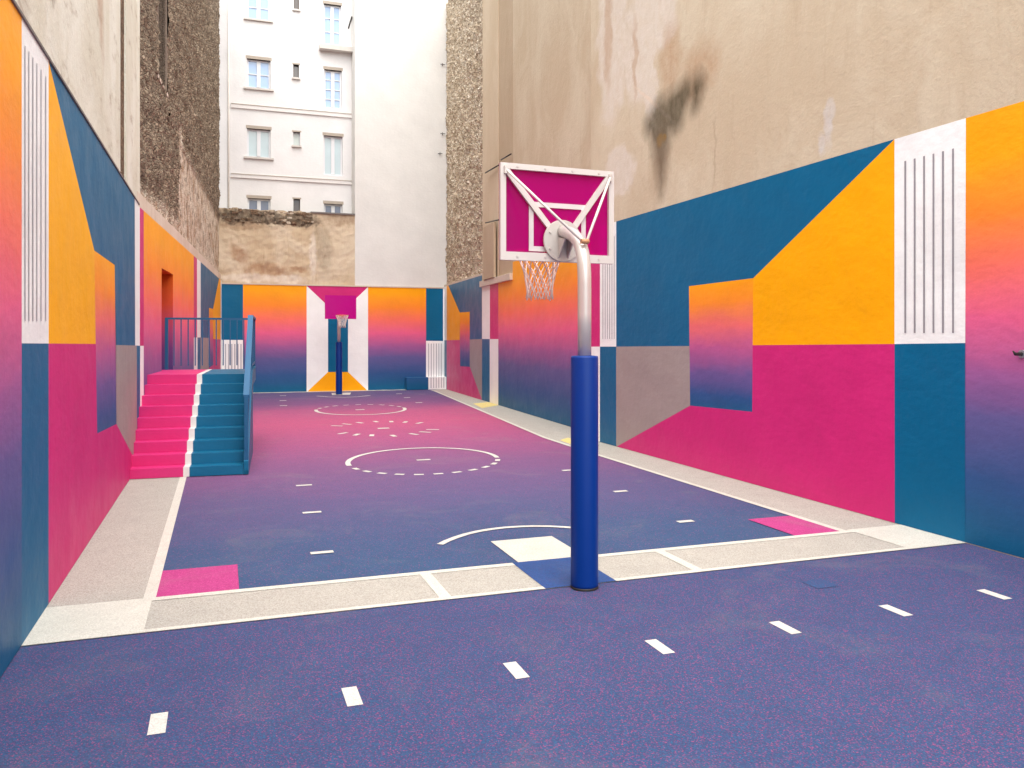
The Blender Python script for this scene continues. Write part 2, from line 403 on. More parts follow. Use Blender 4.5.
rect(mb, 1.66, 1.76, 6.475, 7.16, z2, CREAM); rect(mb, 4.02, 4.12, 6.475, 7.16, z2, CREAM)
polyline(mb, inner, .085, z2, CREAM)
rect(mb, 2.56, 3.22, YN0, YN1, z2, AZURE)
rect(mb, 2.62, 3.30, YN1, 8.09, z2, CREAM)
rect(mb, 4.72, 4.95, 5.66, 5.88, -.0065, FAINT)
rect(mb, -.505, .135, YN1, 8.05, z2, ROSE); rect(mb, 5.75, 6.34, YN1, 8.08, z2, ROSE)
sheet(mb, [tuple(G(*p)) for p in ((473, 403.5), (488, 402), (499, 405), (482, 408))], z2, YELL)
sheet(mb, [tuple(G(*p)) for p in ((560, 440), (568, 437.5), (580, 441), (572, 444.5))], z2, YELL)
rect(mb, cornerL.x - .1, cornerR.x - .5, 32.75, 33.2, z2, CREAM)
# painted dashes and circles
def dash(c, l, wd, ang, mat=MARK, z=z2):
    u = Vector((math.cos(ang), math.sin(ang))); v = Vector((-u.y, u.x)); c = Vector(c)
    sheet(mb, [c + u * l / 2 + v * wd / 2, c - u * l / 2 + v * wd / 2, c - u * l / 2 - v * wd / 2, c + u * l / 2 - v * wd / 2], z, mat)
for px, py in ((158, 722), (352, 695), (516, 669), (659.5, 645.5), (785, 626.5), (895.5, 609.5), (994, 593.5)): dash(G(px, py), .26, .09, math.pi / 2, MARK, -.006)
for px, py in ((322, 552), (312, 512), (304, 485)): dash(G(px, py), .22, .085, 0)
for px, py in ((568, 470), (620.5, 491), (685.5, 521)): dash(G(px, py), .2, .09, 0)
for px, py in ((283, 395.6), (283, 400.5), (283.5, 405.5), (399, 393.7), (407, 397.5), (419, 402.5)): dash(G(px, py), .22, .16, 0)
def ell(cx, cy, a, b, t, tilt): return G(cx + a * math.cos(t), cy - b * math.sin(t) - tilt * math.cos(t))
def ring(cx, cy, a, b, tilt, solid, dashes, w):
    t0, t1 = solid
    polyline(mb, [ell(cx, cy, a, b, t0 + (t1 - t0) * i / 48, tilt) for i in range(49)], w, z2, MARK)
    d0, d1, n = dashes
    for k in range(n):
        t = d0 + (d1 - d0) * k / (n - 1); h = .065
        polyline(mb, [ell(cx, cy, a, b, t + q * h, tilt) for q in (-1, 0, 1)], w, z2, MARK)
R_ = math.radians
ring(422.8, 461, 75, 13.2, 1.8, (R_(8), R_(192)), (R_(207), R_(357), 11), .085)
dash(G(423.5, 459.6), .24, .1, 0)
ring(360.5, 409.6, 44.5, 5.1, .7, (R_(172), R_(376)), (R_(30), R_(156), 9), .10)
dash(G(360, 409.6), .26, .16, 0)
rc = G(383.5, 428.1); dash(rc, .27, .17, 0)
for x, y in ((270, 298), (342, 285), (437, 275), (555, 267), (668, 267), (770, 270), (873, 277), (970, 325), (915, 343), (832, 358), (683, 370), (525, 367), (413, 362), (313, 352)):
    p = G(300 + x / 7.314, 385 + y / 7.314); v = p - rc; dash(p, .3, .1, math.atan2(v.y, v.x) + .15)
polyline(mb, [G(*p) for p in ((440, 544), (447, 540.5), (456, 537), (466, 533.8), (478, 531), (491, 528.8), (505, 527.2), (520, 526.2), (535, 525.8), (550, 526), (565, 526.8), (580, 528), (596, 530.3))], .075, z2, MARK)
polyline(mb, [G(*p) for p in ((317, 395.9), (328, 396.8), (345, 397.2), (358, 396.6), (370, 395.4))], .10, z2, MARK)
sheet(mb, [tuple(G(*p)) for p in ((331.5, 392.9), (351, 392.5), (350, 394.6), (332, 395))], z2, MARK)
tag(mb.build('court_markings'), kind='structure')

# ------------------------------------------------------------------ long plaster wall beside the camera (A)
def stripes(mb, W, pxs, top_of, py1, wd, mat, off=.014):
    for px in pxs:
        s = W.s(px); z1 = W.sz(px, py1)[1]; z0 = top_of
        w2 = wd * random.uniform(.85, 1.15)
        mb.face([W.at(s - w2 / 2, z1, off), W.at(s + w2 / 2, z1, off), W.at(s + w2 / 2, z0, off), W.at(s - w2 / 2, z0, off)], mat, [(s, z1), (s + w2, z1), (s + w2, z0), (s, z0)])
sA = lambda px, py: A.sz(px, py)
PA = plaster('weathered_cream_plaster', (216, 210, 190), (148, 122, 94), (232, 229, 214), [
    ([(sA(70, 60)[0], 6.2, .5, .9, .5), (sA(100, 60)[0], 6.4, .35, 1.4, .4)], (176, 136, 108), .6, .5, 2.5, .6),
    ([(sA(55, 25)[0], 5.0, .25, .2, .6)], (120, 96, 76), .7, .3, 6, .5)], .85, -.6, .8, (.55, 1.3, 1))
RUB = rubble('dark_rubble', [(104, 88, 74), (138, 120, 102), (166, 146, 124), (194, 174, 150)], (146, 130, 112), .10,
    [(B.s(189), 5.45, B.len + 1, 5.15, 1.35, 1.35), (B.s(184.5), 6.9, B.s(187), 5.2, .25, 1.0), (B.s(140), 4.45, B.s(186), 4.4, .25, .5)], (224, 210, 190))
GROOVE = rubble('brown_rubble', [(104, 84, 68), (140, 114, 92), (170, 142, 114)], (130, 108, 88), .08)
HA = 7.6
wa = empty('plaster_wall', (XA, 5, 0)); tag(wa, 'long cream plaster wall above a striped mural, beside the pink side of the stairs', 'wall')
inv = Matrix.Translation(-Vector((XA, 5, 0)))
def attach(o, root):
    o.parent = root; o.matrix_parent_inverse = Matrix.Translation(-root.location); return o
mb = MB()
sg0, sg1 = A.s(122), A.s(127.5)
wbox(mb, A, 0, sg0, TA, HA, -.45, -.02, PA); wbox(mb, A, sg1, A.len + .02, TA, HA, -.45, -.02, PA)
wbox(mb, A, sg0, sg1, TA, HA, -.45, -.045, GROOVE)
wbox(mb, A, 0, A.len, -.02, TA, -.45, 0, PA)
attach(mb.build('wall'), wa)
mb = MB()
T = lambda *p: wpoly(mb, A, p[:-1], M[p[-1]], .008, TA)
T((-2000, 'T'), (20, 'T'), (20.6, 'B'), (-2000, 'B'), 'lombre') if False else None
sL = A.s(20.4)
mb.face([A.at(0, 0, .008), A.at(sL, 0, .008), A.at(sL, TA, .008), A.at(0, TA, .008)], M['lombre'], [(0, 0), (sL, 0), (sL, TA), (0, TA)])
T((20.4, 'T'), (47.5, 'T'), (47.5, 343.5), (20.4, 343.3), 'lwhite'); T((20.4, 343.3), (47.5, 343.5), (47.5, 'B'), (20.4, 'B'), 'lblue')
T((47.5, 'T'), (93.5, 250.5), (94.9, 344), (47.5, 343.5), 'lorange')
T((47.5, 'T'), (138, 'T'), (138, 'T'), (134.2, 'T'), (134.6, 345.5), (115.3, 345), (113.8, 265), (93.5, 250.5), 'lblue') if False else T((47.5, 'T'), (134.2, 'T'), (134.6, 345.5), (115.3, 345), (114, 265), (93.5, 250.5), 'lblue')
T((93.5, 250.5), (114, 265), (115.8, 424), (96.4, 433.5), (94.9, 344), 'lbox')
T((115.3, 345), (134.6, 345.5), (136.2, 345.6), (136.4, 'B'), (133.6, 458.5), (115.8, 424), 'lgrey')
T((47.5, 343.5), (94.9, 344), (96.4, 433.5), (115.8, 424), (133.6, 458.5), (131, 'B'), (47.5, 'B'), 'lpink')
T((131, 'B'), (133.6, 458.5), (136.4, 'B'), 'lgrey')
T((134.2, 'T'), (138, 'T'), (138, 345.7), (134.6, 345.5), 'lwhite')
T((136.2, 345.6), (138, 345.7), (138, 'B'), (136.4, 'B'), 'lblue')
stripes(mb, A, (23.4, 27.2, 31.3, 35.3, 39.6, 44.2), TA - .16, 321, .030, M['lline'], .012)
# grade coloured patch of the small box under the wall's blue is part of the paint
attach(mb.build('mural'), wa)
mb = MB(); wbox(mb, A, 0, A.len, TA, TA + .022, -.02, .022, M['coping']); attach(mb.build('coping'), wa)

# ------------------------------------------------------------------ rubble wall behind the stairs (B)
wb = empty('rubble_wall', (*B.at(9, 0)[:2], 0)); tag(wb, 'tall dark rubble stone wall over a painted door recess behind the stair landing', 'wall')
HB = 16.0
d0, d1 = B.s(161.2), B.s(172.6); dz0, dz1 = 1.3, B.sz(161.2, 268)[1]
mb = MB(); q0, q1 = B.s(162.5), B.s(172); qz = B.sz(167, 84)[1]
s183 = B.s(183)
CREAMP = plaster('patchy_cream_render', (214, 196, 176), (160, 128, 100), (224, 210, 194), [], .5)
wgrid(mb, B, .3, q0, TB + .22, HB, -.10, RUB, .06, .16, .05, 0, 1, lambda s, z: .3 if s > s183 and z < 6.7 else 1)
wgrid(mb, B, q1, B.len, TB + .22, HB, -.10, RUB, .06, .16, .05, 0, 1, lambda s, z: .3 if s > s183 and z < 6.7 else 1)
wgrid(mb, B, q0, q1, TB + .22, qz, -.10, RUB, .06, .16, .05, 0, 1, lambda s, z: .3 if s > s183 and z < 6.7 else 1)
SLOT = plaster('smooth_grey_render', (128, 112, 100), (96, 80, 70), (146, 130, 116), [], .4)
wbox(mb, B, q0 - .02, q1 + .02, qz - .3, HB, -.40, -.26, SLOT)
wbox(mb, B, q1, q1 + .1, qz - .1, HB, -.6, -.10, SLOT); wbox(mb, B, q0 - .1, q0, qz - .1, HB, -.6, -.11, SLOT)
wbox(mb, B, q0 - .02, q1 + .02, qz - .07, qz + .01, -.5, -.075, CREAMP)
wbox(mb, B, 0, q0, TB + .02, HB, -.8, -.13, RUB); wbox(mb, B, q1, B.len + .3, TB + .02, HB, -.8, -.13, RUB); wbox(mb, B, q0, q1, TB + .02, qz - .2, -.8, -.13, RUB)
# lower wall round the recess
for a0, a1, b0, b1 in ((0, d0, -.02, TB), (d1, B.len, -.02, TB), (d0, d1, dz1, TB), (d0, d1, -.02, dz0)): wbox(mb, B, a0, a1, b0, b1, -.8, 0, CREAMP)
wbox(mb, B, d0 - .05, d1 + .05, dz0 - .05, dz1 + .05, -.8, -.32, CREAMP)
attach(mb.build('wall'), wb)
mb = MB(); wbox(mb, B, .0, .34, TB + .22, HB, -.45, -.03, PA); wbox(mb, B, 0, B.len, TB + .0, TB + .25, -.4, -.015, CREAMP); attach(mb.build('render_band'), wb)
mb = MB()
T = lambda *p: wpoly(mb, B, p[:-1], M[p[-1]], .008, TB)
T((138, 'T'), (139.3, 'T'), (139.3, 345.8), (138, 345.8), 'lwhite'); T((139.3, 'T'), (143.2, 'T'), (143.2, 345.8), (139.3, 345.8), 'lpink')
T((138, 345.8), (139.6, 345.8), (139.6, 'B'), (138, 'B'), 'lblue'); T((139.6, 345.8), (143.2, 345.8), (143.2, 'B'), (139.6, 'B'), 'lwhite')
def sface(mb, W, s0, s1, z0, z1, off, mat): mb.face([W.at(s0, z0, off), W.at(s1, z0, off), W.at(s1, z1, off), W.at(s0, z1, off)], mat, [(s0, z0), (s1, z0), (s1, z1), (s0, z1)])
g0, g1 = B.s(143.2), B.s(193.5)
LO = M['lombre']
sface(mb, B, g0, d0, 0, TB, .008, LO); sface(mb, B, d1, g1, 0, TB, .008, LO); sface(mb, B, d0, d1, dz1, TB, .008, LO); sface(mb, B, d0, d1, 0, dz0, .008, LO)
LD = ombre('door_sunset_shaded', 0, 4.4, [(.1, (40, 60, 120)), (1.3, (70, 60, 120)), (1.9, (120, 62, 120)), (2.35, (176, 66, 104)), (2.8, (206, 78, 50)), (3.3, (204, 84, 16))], .5, .14)  # recess shade put into the colour: darker, redder gradient for door and jambs
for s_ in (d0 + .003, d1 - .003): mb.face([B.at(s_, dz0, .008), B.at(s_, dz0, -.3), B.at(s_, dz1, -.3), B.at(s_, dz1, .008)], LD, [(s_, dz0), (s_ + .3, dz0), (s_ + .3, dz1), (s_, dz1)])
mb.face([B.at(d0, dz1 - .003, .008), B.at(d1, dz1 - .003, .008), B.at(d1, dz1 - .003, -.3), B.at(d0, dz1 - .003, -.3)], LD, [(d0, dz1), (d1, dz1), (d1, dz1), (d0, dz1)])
T((193.5, 'T'), (196.7, 'T'), (196.7, 337.5), (193.5, 337.5), 'lpink'); T((196.7, 'T'), (200.4, 'T'), (200.4, 337.5), (196.7, 337.5), 'lwhite')
T((193.5, 337.5), (197.2, 337.5), (197.2, 'B'), (193.5, 'B'), 'lwhite'); T((197.2, 337.5), (200.2, 337.5), (200.2, 'B'), (197.2, 'B'), 'lblue')
T((200.4, 'T'), (218.8, 'T'), (212.8, 309), (208.8, 307.8), (208.3, 338), (200.4, 337.5), 'lblue')
T((218.8, 'T'), (220.4, 'T'), (220.4, 339.5), (213, 339), (212.8, 309), 'lorange')
T((208.8, 307.8), (212.8, 309), (212.9, 365), (208.6, 368), 'lbox')
T((200.2, 337.5), (208.3, 338), (208.6, 368), (212.5, 'B'), (200.2, 'B'), 'lgrey')
T((213, 339), (220.4, 339.5), (220.4, 'B'), (212.5, 'B'), (208.6, 368), (212.9, 365), 'lpink')
T((220.4, 'T'), (221.4, 'T'), (221.4, 'B'), (220.4, 'B'), 'lwhite')
attach(mb.build('mural'), wb)
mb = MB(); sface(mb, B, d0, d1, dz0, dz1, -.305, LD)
for a in (.12, .55):
    pass
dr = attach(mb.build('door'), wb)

# ------------------------------------------------------------------ wall across the far end
TBK = BACK.sz(330, 286.2)[1]
s_l, s_r = cs - .3, BACK.s(444.5)
s_m = BACK.s(355)
wk = empty('boundary_wall', (4, 33.13, 0)); tag(wk, 'stone wall with crumbling beige plaster above the mural behind the far hoop', 'wall')
zt = BACK.sz(222, 207)[1]
sx = lambda px, py: (BACK.sz(px, py)[0], BACK.sz(px, py)[1])
def blobpx(W, px, py, rx, rz, a=0): s, z = W.sz(px, py); return (s, z, rx, rz, a)
PST = plaster('crumbling_beige_plaster', (200, 178, 148), (152, 118, 88), (214, 197, 172), [
    ([blobpx(BACK, 262, 268, 1.0, .28, .1), blobpx(BACK, 275, 272, .7, .35), blobpx(BACK, 298, 270, .5, .15), blobpx(BACK, 240, 255, .6, .4, -.8)], (158, 112, 76), .7, .5, 3, .7),
    ([blobpx(BACK, 248, 278, 1.4, .2), blobpx(BACK, 288, 280, .9, .25), blobpx(BACK, 313, 255, .18, 1.2)], (228, 216, 200), .8, .3, 4, .5),
    ([blobpx(BACK, 324, 250, .45, 1.3), blobpx(BACK, 320, 235, .3, .5)], (150, 136, 116), .6, .3, 3, .6),
    ([blobpx(BACK, 345, 219, 1.2, .4), blobpx(BACK, 240, 225, 1.2, .25), blobpx(BACK, 285, 222, 2.0, .15)], (140, 108, 82), .6, .5, 5, .6),
    ([blobpx(BACK, 262, 217, 2.4, .36, -.04), blobpx(BACK, 298, 220, 1.1, .34, -.04), blobpx(BACK, 235, 216, .8, .40, -.04)], (76, 66, 56), 1.0, .5, 7, .5)], .4, 0, .8)
mb = MB()
wbox(mb, BACK, s_l, s_r + .3, -.02, TBK, -.45, 0, PST)
sj = BACK.s(312)
wgrid(mb, BACK, s_l, sj, TBK, zt - .03, -.04, PST, .07, .25, .035, .07, 5)
zt2 = BACK.sz(335, 213.5)[1]
wgrid(mb, BACK, sj, s_m, TBK, zt2, -.04, PST, .07, .25, .025, .05, 6)
wbox(mb, BACK, s_l, sj, TBK, zt - .12, -.45, -.045, PST); wbox(mb, BACK, sj, s_m, TBK, zt2 - .05, -.45, -.045, PST)
for i in range(110):
    s = random.uniform(s_l + .3, sj - .1); h = random.uniform(.06, .16); wd = random.uniform(.08, .28)
    zb = zt - random.choice((.12, .2, .3, .42, .5)) - .02; o = random.uniform(-.06, .03)
    mb.box((s, -.2, zb), (s + wd, o, zb + h * .8), random.choice((RUB, GROOVE, PST)), lambda p: BACK.at(p.x, p.z, p.y))
attach(mb.build('wall'), wk)
mb = MB(); wbox(mb, BACK, sj - .05, s_m + .0, zt2 - .03, zt2 + .03, -.5, .02, M['coping']); attach(mb.build('coping'), wk)
mb = MB()
T = lambda *p: wpoly(mb, BACK, p[:-1], M[p[-1]], .008, TBK)
T((221.6, 'T'), (243, 'T'), (243, 340), (221.6, 339.8), 'blue'); T((221.6, 339.8), (243, 340), (243, 'B'), (221.6, 'B'), 'white')
T((243, 'T'), (306.6, 'T'), (306.6, 'B'), (243, 'B'), 'ombre')
T((306.6, 'T'), (328, 306), (328, 372), (307.5, 'B'), (306.6, 'B'), 'white'); T((368, 'T'), (348, 306), (348, 372), (367, 'B'), (368, 'B'), 'white')
T((306.6, 'T'), (368, 'T'), (348, 306), (328, 306), 'pink'); T((328, 306), (348, 306), (348, 372), (328, 372), 'blue')
T((307.5, 'B'), (328, 372), (348, 372), (367, 'B'), 'orange')
T((368, 'T'), (426, 'T'), (426, 'B'), (368, 'B'), 'ombre')
T((426, 'T'), (443, 'T'), (443, 341), (426, 340.8), 'blue'); T((426, 340.8), (443, 341), (443, 'B'), (426, 'B'), 'white')
T((443, 'T'), (444.5, 'T'), (444.5, 'B'), (443, 'B'), 'white')
zs = BACK.sz(435, 343.5)[1]
stripes(mb, BACK, (225.5, 228.6, 231.7, 234.8, 237.9, 241), zs, 386, .05, M['lline'], .012)
stripes(mb, BACK, (428.6, 431.2, 433.7, 436.3, 438.8, 441.2), zs, 387, .04, M['lline'], .012)
attach(mb.build('mural'), wk)
mb = MB(); wbox(mb, BACK, cs, s_r, TBK, TBK + .05, -.04, .03, M['cap']); attach(mb.build('ledge_strip'), wk)
# low block in the corner
ls0, ls1 = BACK.s(404.5), BACK.s(444)
o = empty('corner_ledge', (*BACK.at((ls0 + ls1) / 2, 0)[:2], 0)); tag(o, 'low block painted blue and white like the wall behind, right of the far hoop', 'ledge')
mb = MB(); lm = BACK.s(426)
wbox(mb, BACK, ls0, lm, 0, .5, .012, .42, M['ombre']); attach(mb.build('blue_block', bevel=.01), o)
mb = MB(); wbox(mb, BACK, lm + .002, ls1, 0, .5, .012, .42, M['white']); 
for px in (428.6, 431.2, 433.7, 436.3, 438.8, 441.2):
    s = BACK.s(px); mb.face([BACK.at(s - .02, .06, .423), BACK.at(s + .02, .06, .423), BACK.at(s + .02, .49, .423), BACK.at(s - .02, .49, .423)], M['lline'], [(s, 0), (s, 1), (s, 1), (s, 0)])
attach(mb.build('striped_block'), o)

# ------------------------------------------------------------------ white apartment building behind it
FAC = Wall((-8, 34.05), (12, 34.05)); FAC.n = Vector((0, -1))
WHT = paint('white_masonry_paint', (230, 228, 226), .75, .05, .12)
SHD = plain('soffit_shade_and_trim', (176, 164, 150), .8); SILL = plain('sill_stone', (206, 200, 192), .8)
PVC = plain('white_window_frame', (222, 222, 224), .35, 0, 0, 60, .03)
def glass(name, rgb, rough=.06):
    m, nt, b = new_mat(name); uv = N(nt, 'TexCoord').outputs['Object']
    n = noise_tex(nt, uv, 1.3, 3); c = mixc(nt, n, lin(*rgb), lin(*[min(255, int(v * 1.12)) for v in rgb])); L(nt, c, b.inputs['Base Color'])
    b.inputs['Roughness'].default_value = rough; b.inputs['Specular IOR Level'].default_value = .8; return m
GLB = glass('sky_tinted_window_glass', (146, 174, 210)); GLW = glass('curtained_glass', (176, 192, 194)); GLD = glass('dark_glass', (84, 72, 64)); GLF = glass('frosted_glass', (186, 194, 188), .3)  # blue panes carry the reflected sky in their base colour
GLG = glass('grey_glass', (104, 112, 132))
HF = 19.0; DARKF = plain('dark_window_frame', (96, 84, 76), .5)
ab = empty('apartment_building', (4, 36, 0)); tag(ab, 'white apartment building with narrow windows and a blank white gable, rising behind the far wall', 'building')
wins = [  # px0, px1, py0, py1, panes, bars, glass, lintel, sill
    (247, 270, -18, 19.5, 2, 2, GLB, 0, 1), (246.8, 270.6, 59.5, 88.5, 2, 1, GLB, 1, 1), (247, 270.6, 129, 157.5, 2, 0, GLW, 1, 1), (247.5, 270.5, 198.5, 222, 2, 0, GLG, 1, 0),
    (293.6, 299.2, -10, 9.5, 1, 0, GLD, 0, 1), (293.2, 299, 64.5, 77.8, 1, 0, GLD, 1, 1), (293, 300.2, 132, 145.5, 1, 0, GLF, 1, 1), (293.4, 300.2, 199, 222, 1, 0, GLD, 1, 0),
    (323.6, 341.3, 4.5, 45, 2, 2, GLB, 1, 0), (324.2, 341.8, 70, 108.5, 2, 3, GLB, 1, 0), (323.6, 342.6, 136, 175.5, 2, 0, GLW, 1, 0), (324, 342.5, 204, 226, 2, 0, GLG, 1, 0)]
# facade as masonry with real openings: cut the plane into a grid on all opening edges
op = []
for wdef in wins:
    px0, px1, py0, py1 = wdef[:4]
    s0, zt_ = FAC.sz(px0, py0); s1, _ = FAC.sz(px1, py0); zb_ = FAC.sz((px0 + px1) / 2, py1)[1]; zt_ = FAC.sz((px0 + px1) / 2, py0)[1]
    op.append((s0, s1, zb_, zt_))
fs0, fs1 = FAC.s(214), FAC.s(362)
ss = sorted({fs0, fs1, *[o_[0] for o_ in op], *[o_[1] for o_ in op]}); zz = sorted({3.0, HF, *[o_[2] for o_ in op], *[o_[3] for o_ in op]})
mb = MB()
for i in range(len(ss) - 1):
    for j in range(len(zz) - 1):
        cxx, czz = (ss[i] + ss[i + 1]) / 2, (zz[j] + zz[j + 1]) / 2
        if any(a < cxx < b and c < czz < d for a, b, c, d in op): continue
        sface(mb, FAC, ss[i], ss[i + 1], zz[j], zz[j + 1], 0, WHT)
for a, b, c, d in op:
    for (p, q) in (((a, c), (a, d)), ((b, d), (b, c)), ((a, d), (b, d)), ((b, c), (a, c))):
        mb.face([FAC.at(*p, 0), FAC.at(*q, 0), FAC.at(*q, -.22), FAC.at(*p, -.22)], WHT, [p, q, q, p])
wbox(mb, FAC, fs0, fs1, 3, HF, -6, -.35, WHT)
attach(mb.build('facade'), ab)
for (px0, px1, py0, py1, np_, nb, gl, lint, sl), (a, b, c, d) in zip(wins, op):
    mb = MB(); t = .07 if np_ == 2 else .025; o0, o1 = -.17, -.11; PV = PVC if gl is not GLD else DARKF
    wbox(mb, FAC, a, a + t, c, d, o0, o1, PV); wbox(mb, FAC, b - t, b, c, d, o0, o1, PV)
    wbox(mb, FAC, a + t, b - t, d - t, d, o0, o1, PV); wbox(mb, FAC, a + t, b - t, c, c + t, o0, o1, PV)
    if np_ == 2: mid = (a + b) / 2; wbox(mb, FAC, mid - .07, mid + .07, c + t, d - t, o0, o1 + .015, PVC)
    for k in range(nb):
        z = c + (d - c) * (k + 1) / (nb + 1); wbox(mb, FAC, a + t, b - t, z - .018, z + .018, o0, o1 - .01, PVC)
    fr = attach(mb.build('window'), ab)
    mb = MB(); sface(mb, FAC, a + .01, b - .01, c + .01, d - .01, -.15, gl); pn = mb.build('pane'); pn.parent = fr; pn.matrix_parent_inverse = Matrix.Identity(4)
    if lint:
        mb = MB(); wbox(mb, FAC, a - .04, b + .04, d, d + (.12 if np_ == 2 else .06), -.2, .006, SHD); ln = mb.build('shaded_lintel'); ln.parent = fr  # flat beige strip: shadow at the window head put in as colour
    if sl:
        mb = MB(); wbox(mb, FAC, a - (.12 if np_ == 2 else .05), b + (.12 if np_ == 2 else .05), c - .07, c, -.1, .08, SILL); ln = mb.build('sill'); ln.parent = fr
def course(px0, py0, px1, th):
    s0, z = FAC.sz(px0, py0); s1 = FAC.s(px1); mb = MB(); wbox(mb, FAC, s0, s1, z - th, z, 0.002, .05, SILL2); wbox(mb, FAC, s0, s1, z, z + .02, .002, .065, SHD); return attach(mb.build('string_course'), ab)
SILL2 = paint('string_course_paint', (228, 224, 220), .7, .08, .1)
course(231, 103.8, 353.5, .15); course(231, 173.8, 353.5, .14)
s0, z = FAC.sz(319, 45.5); mb = MB(); wbox(mb, FAC, s0, FAC.s(354), z - .2, z, .002, .3, SILL); attach(mb.build('balcony_slab', bevel=.01), ab)
mb = MB(); mb.tube([FAC.at(FAC.s(228.6), 3, .05), FAC.at(FAC.s(228.6), HF, .05)], .035, plain('pipe_paint', (226, 218, 208), .6)); attach(mb.build('drainpipe'), ab)
GAB = paint('white_gable_render', (222, 220, 215), .8, .08, .2)
mb = MB(); wbox(mb, BACK, s_m, s_r + .6, TBK + .05, HF, -6, -.01, GAB); attach(mb.build('gable_wall'), ab)
IRON = plain('dark_iron', (54, 50, 48), .5, .4)
s, z = FAC.sz(350, 20); mb = MB(); mb.tube([FAC.at(s + .05, z, .02), FAC.at(s + .02, z, .35), FAC.at(s - .12, z - .5, .38)], .03, IRON, 8); attach(mb.build('lamp_bracket'), ab)
for py in (65, 134, 154):
    s, z = BACK.sz(443.5 if py < 150 else 441, py); mb = MB(); mb.tube([BACK.at(s - .14, z + .0, .05), BACK.at(s + .05, z, .05)], .013, IRON, 6); mb.tube([BACK.at(s - .05, z - .06, .03), BACK.at(s - .05, z + .06, .03)], .013, IRON, 6)
    attach(mb.build('wall_tie'), ab)

# ------------------------------------------------------------------ near wall on the other side (R1) and the set back wall (R2)
H1 = 9.4
m1 = lambda px, py: R1.sz(px, py)
def b1(px, py, rx, rz, a=0): s, z = m1(px, py); return (s, z, rx, rz, a)
def c1(xa, ya, xb, yb, ra, rb): return (*m1(xa, ya), *m1(xb, yb), ra, rb)
PR = plaster('beige_render', (197, 178, 151), (166, 141, 114), (208, 193, 168), [
    ([b1(640, 45, .8, 1.4), b1(650, 70, .35, 1.2), b1(620, 170, .8, .5), b1(612, 40, .8, 2.0), b1(655, 20, .9, .8)], (216, 204, 190), .95, .9, 1.8, .35),
    ([b1(635, 60, .12, 1.0), b1(608, 30, .25, 1.6), b1(670, 60, .5, .8), b1(700, 70, .8, .6)], (176, 138, 104), .6, .5, 2.5, .6),
    ([b1(655, 105, 1.25, .055, .62)], (222, 202, 180), .9, .12, 3, .6),
    ([b1(828, 125, .11, .40), b1(822, 145, .1, .2), b1(830, 110, .12, .2)], (204, 198, 194), .75, .2, 5, .6),
    ([c1(697, 88, 695, 104, .22, .12), c1(686, 92, 674, 110, .22, .36), c1(674, 113, 650, 125, .36, .20), c1(660, 122, 661, 146, .42, .28), c1(661, 146, 661, 194, .28, .03)], (78, 68, 48), .9, .15, 5, .34, 1),
    ([b1(660, 140, .14, .16), b1(664, 138, .1, .1)], (140, 104, 36), .7, .12, 6, .6),
    ([b1(660, 165, .5, .9), b1(715, 150, .05, .8)], (150, 126, 104), .4, .3, 4, .7)], .28, 0, .5)
w1 = empty('plaster_wall', (XR, 5, 0)); tag(w1, 'tall beige rendered wall with a dark moss stain above a large blue and orange mural', 'wall')
mb = MB(); wbox(mb, R1, 0, R1.len, TR, H1, -.45, 0, PR); wbox(mb, R1, 0, R1.len, -.02, TR, -.45, 0.002, PR)
attach(mb.build('wall'), w1)
mb = MB()
T = lambda *p: wpoly(mb, R1, p[:-1], M[p[-1]], .010, TR)
T((591.2, 'T'), (600.4, 'T'), (600.4, 346.6), (591.2, 346.7), 'pink'); T((591.2, 346.7), (600.4, 346.6), (600.4, 'B'), (591.2, 'B'), 'white')
T((600.4, 'T'), (616.7, 'T'), (616.7, 346.6), (600.4, 346.6), 'white'); T((600.4, 346.6), (616.7, 346.6), (616.7, 'B'), (600.4, 'B'), 'blue')
T((616.7, 'T'), (895.2, 'T'), (753.8, 278.2), (689.5, 286.2), (690, 346), (616.7, 346.6), 'blue')
T((895.2, 'T'), (895.2, 344), (753.2, 345.2), (753.8, 278.2), 'orange')
T((689.5, 286.2), (753.8, 278.2), (753.2, 345.2), (752.8, 411.8), (690.7, 405.6), (690, 346), 'box')
T((616.7, 346.6), (690, 346), (690.7, 405.6), (617.4, 'B'), (616.7, 'B'), 'grey')
T((690.7, 405.6), (752.8, 411.8), (753.2, 345.2), (895.2, 344), (895.4, 'B'), (617.4, 'B'), 'pink')
T((895.2, 'T'), (966.6, 'T'), (966, 343), (895.2, 344), 'white'); T((895.2, 344), (966, 343), (965.6, 'B'), (895.4, 'B'), 'blue')
sR = R1.s(955); mb.face([R1.at(0, 0, .007), R1.at(sR, 0, .007), R1.at(sR, TR, .007), R1.at(0, TR, .007)], M['ombre'], [(0, 0), (sR, 0), (sR, TR), (0, TR)])
stripes(mb, R1, (906.2, 915.6, 925, 934.4, 943.9, 954), TR - .28, 333, .024, M['line'], .014)
stripes(mb, R1, (603.5, 605.8, 608, 610.3, 612.6, 614.8), TR - .28, 339, .024, M['line'], .014)
attach(mb.build('mural'), w1)

